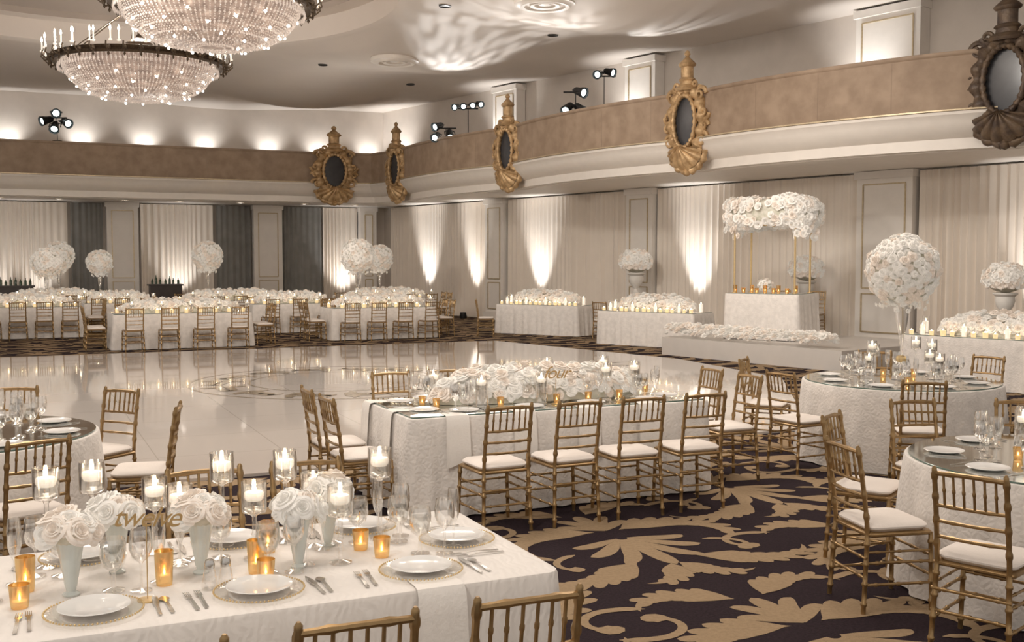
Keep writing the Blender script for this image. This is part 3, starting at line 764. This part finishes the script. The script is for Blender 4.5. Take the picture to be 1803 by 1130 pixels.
for a,b,k in((-.36,-.105,0),(-.187,.12,1),(.10,-.02,0),(.455,-.095,1),(.64,.16,0)):
    x,y=tp(T1,a,b); put(cv[k],(x,y,TH+.001),R()*6,group='rose vases on the linen table')
for L,D,k in((-1.79,4.1,1),(-1.66,4.22,1),(-1.44,4.3,0),(-1.30,4.17,0),(-1.2,4.42,1),(-1.02,4.22,0),(-.95,4.47,1),(-.67,4.16,0),(-.56,4.52,1),(-1.93,3.9,0),(-.82,4.4,0)):
    put(fl2 if k else fl1,(L,D,TH+.001),0,group='floating candle vases')
for L,D,k in((-1.74,3.80,1),(-1.68,3.62,0),(-1.27,3.88,1),(-.99,4.32,1),(-.97,4.03,1),(-.91,3.93,0),(-.62,4.36,0),(-.52,4.25,0)):
    put(vo2 if k else vo1,(L,D,TH+.001),0,s=1.15,group='amber votives on the linen table')
for L,D in((-1.09,3.83),(-1.04,3.86)): put(shk,(L,D,TH+.001),0,s=1.3,group='salt and pepper shakers')
x,y=tp(T1,.86,-.553); put(hnap,(x,y,TH),T1[2],group='hanging napkins')
def sign(word,loc,rz,size,h,lab):
    r=emp('table_number_sign',loc,rz,label=lab,category='table sign')
    c=bpy.data.curves.new('word','FONT'); c.body=word; c.size=size; c.shear=.45; c.extrude=.0012; c.offset=0; c.align_x='CENTER'; c.space_character=.88
    o=bpy.data.objects.new('word',c); COL.objects.link(o); dg_=bpy.context.evaluated_depsgraph_get(); me=bpy.data.meshes.new_from_object(o.evaluated_get(dg_)); bpy.data.objects.remove(o)
    me.materials.clear(); me.materials.append(M['script'])
    t=bpy.data.objects.new('lettering',me); COL.objects.link(t); t.parent=r; t.location=(0,-.006,h); t.rotation_euler=(pi/2,0,0)
    ob('stick',G().add(tube([(0,0,.004),(0,0,h+.01)],.002,6)),'gold',r); ob('base',G().add(lathe([(.001,0),(.035,0),(.035,.005),(.001,.006)],24)),'gold',r)
sign('twelve',(-1.27,3.70,TH+.001),.0,.10,.262,'gold script table sign reading twelve on a thin stand')
# T2 dressing
z2=TH+.012
for a in(-.825,-.265,.295,.853):
    setting(T2,a,-.42,0,False,z=z2); put(hnap,(*tp(T2,a-.14,-.602),TH+.008),T2[2],group='hanging napkins')
    setting(T2,a,.42,pi,False,z=z2)
for b in(-.27,.3):
    setting(T2,-1.1,b,-pi/2,False,z=z2); setting(T2,1.1,b,pi/2,False,z=z2); put(hnap,(*tp(T2,-1.327,b+.1),TH+.008),T2[2]-pi/2,group='hanging napkins')
ob('rose_centerpiece',mound(1.95,.42,.24,330,.055,True),FM,None,(*tp(T2,.03,0),z2),A,label='long low white rose centerpiece on the mirror table',category='flower arrangement')
for a,b,k in((-.45,-.27,0),(.05,-.28,0),(.35,-.27,0),(-1.0,.05,0),(1.08,.02,1),(-.95,-.14,0),(.66,-.25,0)):
    x,y=tp(T2,a,b); put(vo2 if k else vo1,(x,y,z2),0,group='votives on the mirror table')
for a,b in((-.62,-.28),(-.1,-.30),(.5,-.30),(.8,.28),(-.3,.30),(.25,.30),(-.82,.27),(.80,-.26)): put(fl1 if a>0 else fl3,(*tp(T2,a,b),z2),0,group='floating candles on the mirror table')
sign('four',(*tp(T2,.0,-.36),z2),.1,.14,.21,'gold script table sign reading four')
def round_set(t,n,ph,rad,grp):
    for i in range(n):
        a=ph+2*pi*i/n; x,y=t[0]+(rad-.22)*math.cos(a),t[1]+(rad-.22)*math.sin(a)
        setting((x,y,a+pi/2),0,0,0,False,grp,z2)
for t,n,ph in((T3,8,.2),(T4,8,.45),(T5,8,.1)): round_set(t,n,ph,.92,'settings')
def tallvase(t,z,brad,hz,nr,hi,s,lab):
    r=emp('flower_tower',(t[0],t[1],z),0,label=lab,category='flower arrangement')
    ob('glass_vase',G().add(lathe([(.001,0),(.09,.002),(.09,.01),(.02,.03),(.045,.07),(.055,.11),(.045,.15),(.014,.19),(.012,.3),(.02,.4),(.05,.52),(.085,hz-brad*.7),(.08,hz-brad*.7),(.045,.52),(.014,.4)],24)),'glass',r)
    ob('vase_collar',G().add(lathe([(.02,.165),(.045,.175),(.05,.2),(.045,.225),(.02,.235)],16)),'gold',r)
    g=ball(brad,nr,s,hi)
    ob('blossoms',g,FM,r,(0,0,hz),kind='stuff',label='dense ball of white roses')
    g=G()
    for i in range(24):
        a=R()*6.28; rr=brad*U(.3,.7); g.add((RL[0].v,RL[0].f),0,orient(Vector((rr*math.cos(a),rr*math.sin(a),hz-brad*U(.75,1.1))),(math.cos(a),math.sin(a),-.3),s*.6))
    ob('trailing_orchids',g,FM,r,kind='stuff'); return r
tallvase((3.8,10.5),z2,.35,1.06,230,True,.05,'tall clear trumpet vase with ball of white roses')
for i in range(10):
    a=i*.9; rr=.3+.08*(i%3); p=(T3[0]+rr*math.cos(a),T3[1]+rr*math.sin(a),z2)
    put((fl2,vo1,fl1,fl3)[i%4],p,0,group='candles around the tall vase')
for i in range(6):
    a=i*1.05; put((vo1,fl1,fl3)[i%3],(T4[0]+.32*math.cos(a),T4[1]+.32*math.sin(a),z2),0,group='candles on the round glassware table')
ob('rose_centerpiece',mound(.4,.4,.24,60,.055,True),FM,None,(T5[0],T5[1],z2),0,label='low round white rose centerpiece',category='flower arrangement')
ob('rose_centerpiece',mound(.36,.36,.24,55,.055,True),FM,None,(T4[0]+.1,T4[1],z2),0,label='low round white rose centerpiece beside glassware',category='flower arrangement')
# ---------------------------------------------------------------- far tables
fmound=ob('rose_centerpiece',mound(2.5,.5,.24,260,.078,False),FM,label='long low white rose centerpiece',category='flower arrangement')
farglass=ob('wine_glass',G().add(lathe([(.001,0),(.035,.002),(.005,.01),(.005,.09),(.03,.11),(.038,.15),(.032,.2)],8)),'glass',label='clear stemmed table wine glass',category='glass')
def fartable(x,y,ang,w,d,nch,seed,ends=True,nv=18,mir=True):
    t=(x,y,ang); rect_table(t,w,d,'linen','long banquet table in ivory linen with white roses',mir,seed)
    put(fmound,(x,y,z2),ang,s=(w/2.9,1,1),group='low rose centerpieces')
    for i in range(nch):
        a=-w/2+w*(i+.5)/nch
        put(farchair,(*tp(t,a,-d/2-.36),0),ang+U(-.1,.1),group='chairs at the banquet tables')
        put(farchair,(*tp(t,a,d/2+.36),0),ang+pi+U(-.1,.1),group='chairs at the banquet tables')
    if ends:
        for s in(-1,1):
            for b in(-.25,.27): put(farchair,(*tp(t,s*(w/2+.33),b),0),ang+s*pi/2,group='chairs at the banquet tables')
    for i in range(nv):
        a=-w/2+.15+(w-.3)*i/(nv-1); put(farv,(*tp(t,a,(-.36 if i%2 else .36)),z2),0,group='votives on the banquet tables')
        if i%2: put(farglass,(*tp(t,a+.1,-.45),z2),0,group='glasses on the banquet tables')
        if i%4==1: put(fl3,(*tp(t,a+.1,-.33),z2),0,group='floating candles on the banquet tables')
fartable(-7.35,23.9,A,2.9,1.15,4,21)
fartable(-12.2,26.6,A,2.9,1.15,5,22)
fartable(-8.0,31.0,A,3.2,1.15,5,23)
fartable(-3.3,26.6,A,2.6,1.15,4,24)
fartable(-13.2,31.2,A,2.8,1.1,4,25)
fartable(-3.8,32.4,A,2.8,1.1,4,26)
fartable(-5.9,28.8,A,2.2,1.0,3,27,False,12)
fartable(-10.6,29.1,A,1.8,1.0,3,28,False,10)
tw=tallvase((-3.9,27.0),z2,.42,1.25,170,False,.085,'tall vase with ball of white roses on a banquet table')
USED.add(tw.name)
tw.location=(-3.9,27.3,z2)
def tower(px,D,s): put(tw,((px-901)/1900*D,D,z2),R()*6,s=s,group='tall rose towers')
for px,D,s in((366,31.0,1.0),(82,26.9,.86),(104,31.2,1.0),(176,30.9,.85),(668,32.3,.95)): tower(px,D,s)
# ---------------------------------------------------------------- tables along the right
def linentable(x,y,ang,w,d,seed,lab,z=0,h=TH,mir=True):
    return rect_table((x,y,ang),w,d,'linen',lab,mir,seed,h,z,.03)
for (x,y,ang,w,seed) in ((.85,27.9,math.radians(-34),2.45,31),(3.2,24.2,math.radians(-40),2.5,32),(7.35,16.2,math.radians(-48),2.7,33)):
    linentable(x,y,ang,w,.9,seed,'ivory linen table with rose bed and candles by the drapes'); t=(x,y,ang)
    ob('rose_centerpiece',mound(1.95,.6,.30,300,.08 if y>20 else .072,y<20),FM,None,(*tp(t,-.0,.08),z2),ang,label='bed of white roses with candles',category='flower arrangement')
    for i in range(16): put(pillar if i%4==1 else farv,(*tp(t,-w/2+.12+(w-.24)*i/15,-.36+.04*(i%2)),z2),0,s=1 if i%2 else .85,group='candles on the drape-side tables')
    for s in(-1,1): put(pillar,(*tp(t,s*(w/2-.12),.1),z2),0,s=1.2,group='candles on the drape-side tables')
put(farchair,(-.65,27.0,0),-1.6,group='chairs by the drapes'); put(farchair,(2.2,25.9,0),-.5,group='chairs by the drapes')
# stage
As=Vector((3.05,21.9)); w_=wd; n_=-wn
sg=G(); pts=[As,As+w_*4.3,As+w_*4.3+n_*3.2,As+n_*3.2]
sg.add(([(p.x,p.y,0) for p in pts]+[(p.x,p.y,.36) for p in pts],[(4,5,6,7),(0,1,5,4),(1,2,6,5),(2,3,7,6),(3,0,4,7)]))
ob('stage_platform',sg,'stage',label='low white stage platform edged with roses',category='stage')
sp_=[]
for i in range(640):
    c=U(-1,1); q=As+w_*(3.9*(i+.5)/640+.05)+n_*(.20+.19*c); sp_.append((Vector((q.x,q.y,.40+.17*math.sqrt(1-c*c)+U(-.02,.05))),(-.79*(-c)*.8+U(-.3,.3),-c*.2-.3+U(-.3,.3),1)))
ob('rose_garland',flowers(sp_,False,.08),FM,label='garland of white roses along the stage edge',category='flower garland',kind='stuff')
t12=(5.18,21.5,math.radians(-35))
linentable(t12[0],t12[1],t12[2],1.5,1.15,34,'ivory satin sweetheart table under a floral arch',.36,.9,True)
zt=.36+.9+.012
arch=emp('floral_arch',(t12[0],t12[1],zt),t12[2],label='gold-legged arch topped with white roses and orchids',category='floral arch')
for sx in(-.62,.62):
    for sy in(-.42,.42):
        ob('pole',G().add(tube([(0,0,0),(0,0,1.35)],.02,10)).add(lathe([(.001,0),(.05,0),(.05,.01),(.001,.012)],12)),'gold',arch,(sx,sy,0))
g=G()
for s in(-1,1): g.add(tube([(-.62,s*.42,1.33),(.62,s*.42,1.33)],.018)).add(tube([(s*.62,-.42,1.33),(s*.62,.42,1.33)],.018))
ob('top_frame',g,'gold',arch)
fp=[]
def sq(d,ex,ey,ez): return Vector((math.copysign(abs(d.x)**.5,d.x)*ex,math.copysign(abs(d.y)**.6,d.y)*ey,math.copysign(abs(d.z)**.5,d.z)*ez))
for d in fib(640,-1):
    q=sq(d,.90,.56,.28)+Vector((0,0,1.58+.03*math.sin(d.x*5)))
    fp.append((q+Vector((U(-.03,.03),U(-.03,.03),U(-.03,.03))),d+Vector((U(-.3,.3),U(-.3,.3),U(-.3,.3)))))
for i in range(60):
    sx=1 if R()<.65 else -1; fp.append((Vector((sx*U(.5,.88),U(-.56,.2),U(1.08,1.4))),(sx*.6,-.6,.1)))
g=flowers(fp,False,.085); cor=G().add(sph(1,24,14)); g.add(([tuple(sq(Vector(p),.87,.53,.26)+Vector((0,0,1.58))) for p in cor.v],cor.f),2)
ob('floral_canopy',g,FM,arch,kind='stuff',label='mass of white roses and orchids')
for i in range(9): put((vo2,vo1)[i%2],(*tp(t12,-.6+.15*i,-.42+.06*(i%3)),zt),0,s=1.4,group='votives on the sweetheart table')
ob('rose_centerpiece',ball(.13,36,.05,False),FM,None,(*tp(t12,-.1,-.1),zt+.15),0,label='small ball of white roses',category='flower arrangement')
put(farchair,(*tp(t12,.45,1.1),.36),t12[2]+pi,group='chairs behind the sweetheart table'); put(farchair,(*tp(t12,-.3,1.1),.36),t12[2]+pi,group='chairs behind the sweetheart table')
urn=emp('flower_urn',label='white stone urn of white roses on a square pedestal',category='flower urn')
ob('pedestal',G().add(box(0,0,.5,.34,.34,.9)).add(box(0,0,.03,.42,.42,.06)).add(box(0,0,.97,.42,.42,.06)),'stone',urn)
ob('urn',G().add(lathe([(.001,1.0),(.14,1.0),(.14,1.04),(.06,1.09),(.05,1.16),(.08,1.2),(.16,1.3),(.19,1.42),(.18,1.5),(.24,1.55),(.24,1.58),(.2,1.58),(.001,1.5)],24)),'stone',urn)
ob('blossoms',ball(.44,170,.085,False,-.5,.72),FM,urn,(0,0,1.86),kind='stuff')
put(urn,(3.25,28.3,0)); put(urn,(6.6,24.2,0),s=.92); put(urn,(8.55,18.7,0),s=.86); put(urn,(9.15,17.9,0),s=.98)
btl=ob('bottle',G().add(lathe([(.001,0),(.04,0),(.04,.18),(.015,.24),(.014,.31),(.001,.31)],10)),'bottle',label='dark green glass bottle',category='bottle')
for t0 in(12.6,8.1):
    p=WB(t0,1.6); ob('bar_counter',G().add(box(0,0,.53,1.0,.5,1.06)).add(box(0,0,1.08,1.1,.6,.05)),'barwood',None,(p.x,p.y,0),A,label='dark wooden bar counter with bottles',category='bar')
    for i in range(7):
        q=tp((p.x,p.y,A),-.42+.14*i,U(-.18,.18)); put(btl,(q[0],q[1],1.106),0,s=(1,1,U(.55,1.0)),group='bottles on the bar counters')
upl=ob('uplight',G().add(lathe([(.001,0),(.1,0),(.12,.05),(.1,.2),(.085,.2),(.08,.12),(.001,.12)],14)),'black',label='small black floor uplight',category='uplight')
# ---------------------------------------------------------------- lights
def light(tp_,loc,e,col,aim=None,size=1,spot=None,blend=1):
    l=bpy.data.lights.new('lamp_or_fill_light',tp_); l.energy=e; l.color=col
    if tp_=='AREA': l.size=size
    else: l.shadow_soft_size=size
    if spot: l.spot_size=math.radians(spot); l.spot_blend=blend
    o=bpy.data.objects.new('lamp_or_fill_light',l); COL.objects.link(o); o.location=loc
    if aim: o.rotation_euler=(Vector(aim)-Vector(loc)).to_track_quat('-Z','Y').to_euler()
    return o
WARM=(1,.88,.765); NEU=(1,.93,.85); COOL=(1,.97,.94)
for k,e in((2.88,650),(5.76,650),(9.05,650),(15.5,600),(19.4,600),(24.2,350)):
    p=WR(k,.80); q=WR(k,.28); put(upl,(p.x,p.y,0),group='floor uplights'); light('SPOT',(p.x,p.y,.22),e,COOL,(q.x,q.y,2.3),.05,46)
for t,e in((13.2,120),(11.9,120),(7.5,200),(1.7,280)):
    p=WB(t,.95); q=WB(t,.2); put(upl,(p.x,p.y,0),group='floor uplights'); light('SPOT',(p.x,p.y,.22),e,COOL,(q.x,q.y,2.2),.05,66)
for t in(12.7,10.5,8.5,6.5,4.3,2.5,.6):
    p=WB(t,.4); q=WB(t,.0); light('SPOT',(p.x,p.y,5.55),60,COOL,(q.x,q.y,6.5),.04,120)
for k in(.8,7.2,13.0,20.4): p=WR(k,.9); q=WR(k,.0); light('SPOT',(p.x,p.y,5.0),260,COOL,(q.x,q.y,6.8),.05,90)
for x,y,e in((-1,4,170),(4,5,45),(-4,10,250),(3,11,210),(-1,16,290),(5,17,240),(-9,15,260)):  # added soft fill panels above the view, not actual fixtures
    light('AREA',(x,y,7.2),e,WARM,(x,y,0),2.5)
light('SPOT',(-3,1,6.8),600,NEU,(.2,9.0,.7),.15,28); light('SPOT',(-3.5,-1,6.8),520,NEU,(-.9,4.1,.7),.15,34)
light('SPOT',(1.5,13,6.9),900,NEU,(5.1,21.4,1.8),.2,26)
light('SPOT',(-2,12,6.9),700,NEU,(.8,27.8,1.0),.2,14); light('SPOT',(0,12,6.9),600,NEU,(3.2,24.2,1.0),.2,14)
light('SPOT',(-4,12,6.9),600,WARM,(-7.3,23.9,.9),.2,26); light('SPOT',(-4,14,6.9),600,WARM,(-12.5,27,.9),.2,26); light('SPOT',(-3,14,6.9),800,WARM,(-4,29,.9),.2,28)  # added spots to brighten the far-left tables, no fixtures there
light('SPOT',(2,9,6.9),500,NEU,(7.3,16.2,1),.2,26)
light('SPOT',(-3,17,6.9),1000,NEU,(2.5,26.5,3.2),.3,60)  # added wash spots lifting balcony and upper walls, no fixtures behind them
light('SPOT',(-2,14,6.9),1100,NEU,(7.5,19.5,4.0),.3,50)
light('SPOT',(-6,16,6.9),800,NEU,(-9,35,4.6),.3,60)
light('SPOT',(-9,21,4.2),750,WARM,(0,33.5,2.0),.3,60)  # added mid-air wash spots brightening the drapes below the balcony
light('SPOT',(-3,12,4.6),700,WARM,(7.5,24,2.2),.3,50)
light('SPOT',(-9,20,4.2),350,WARM,(-11,38,2.0),.3,60)
# projected block pattern on the ceiling
def gobo(loc,aim,e,ang,sc):
    o=light('SPOT',loc,e,COOL,aim,.09,ang,.7); l=o.data; l.use_nodes=True; nt=l.node_tree; em=nt.nodes['Emission']
    tc=nt.nodes.new('ShaderNodeTexCoord'); wv=nt.nodes.new('ShaderNodeTexVoronoi'); wv.inputs['Scale'].default_value=sc; wv.distance='CHEBYCHEV'; wv.inputs['Randomness'].default_value=.7
    r=nt.nodes.new('ShaderNodeValToRGB'); r.color_ramp.elements[0].position=.36; r.color_ramp.elements[0].color=(1,1,1,1); r.color_ramp.elements[1].position=.5; r.color_ramp.elements[1].color=(.15,.15,.15,1)
    nt.links.new(tc.outputs['Normal'],wv.inputs['Vector']); nt.links.new(wv.outputs['Distance'],r.inputs['Fac']); nt.links.new(r.outputs['Color'],em.inputs['Strength'])
gobo((-2.3,31.5,5.2),(-.5,26.0,7.3),1600,44,18)
gobo((1.3,26.0,5.2),(.6,22.8,7.3),480,50,14)
gobo((2.4,28.1,6.2),(4.0,23.6,7.2),900,34,12)
for x,y in((-4,31),(1,24.5),(5,19.5),(-9,28)): light('SPOT',(x,y,4.0),180,NEU,(x-1.2,y-2,7.4),.4,155)  # added upward washes to brighten the ceiling, no fixtures there
w=bpy.data.worlds.new('World'); scene.world=w; w.use_nodes=True
bgn=w.node_tree.nodes['Background']; bgn.inputs['Color'].default_value=(1,.91,.82,1); bgn.inputs['Strength'].default_value=.64  # ambient fill added to brighten the room through its open sides
# ---------------------------------------------------------------- camera
cam=bpy.data.cameras.new('Camera'); co=bpy.data.objects.new('Camera',cam); COL.objects.link(co); scene.camera=co
cam.sensor_width=36; cam.lens=1900/1803*36; co.location=(0,0,1.95); co.rotation_euler=(pi/2-math.atan(110/1900),0,0)
cam.clip_end=200
scene.view_settings.view_transform='Standard'
scene.view_settings.gamma=1.1
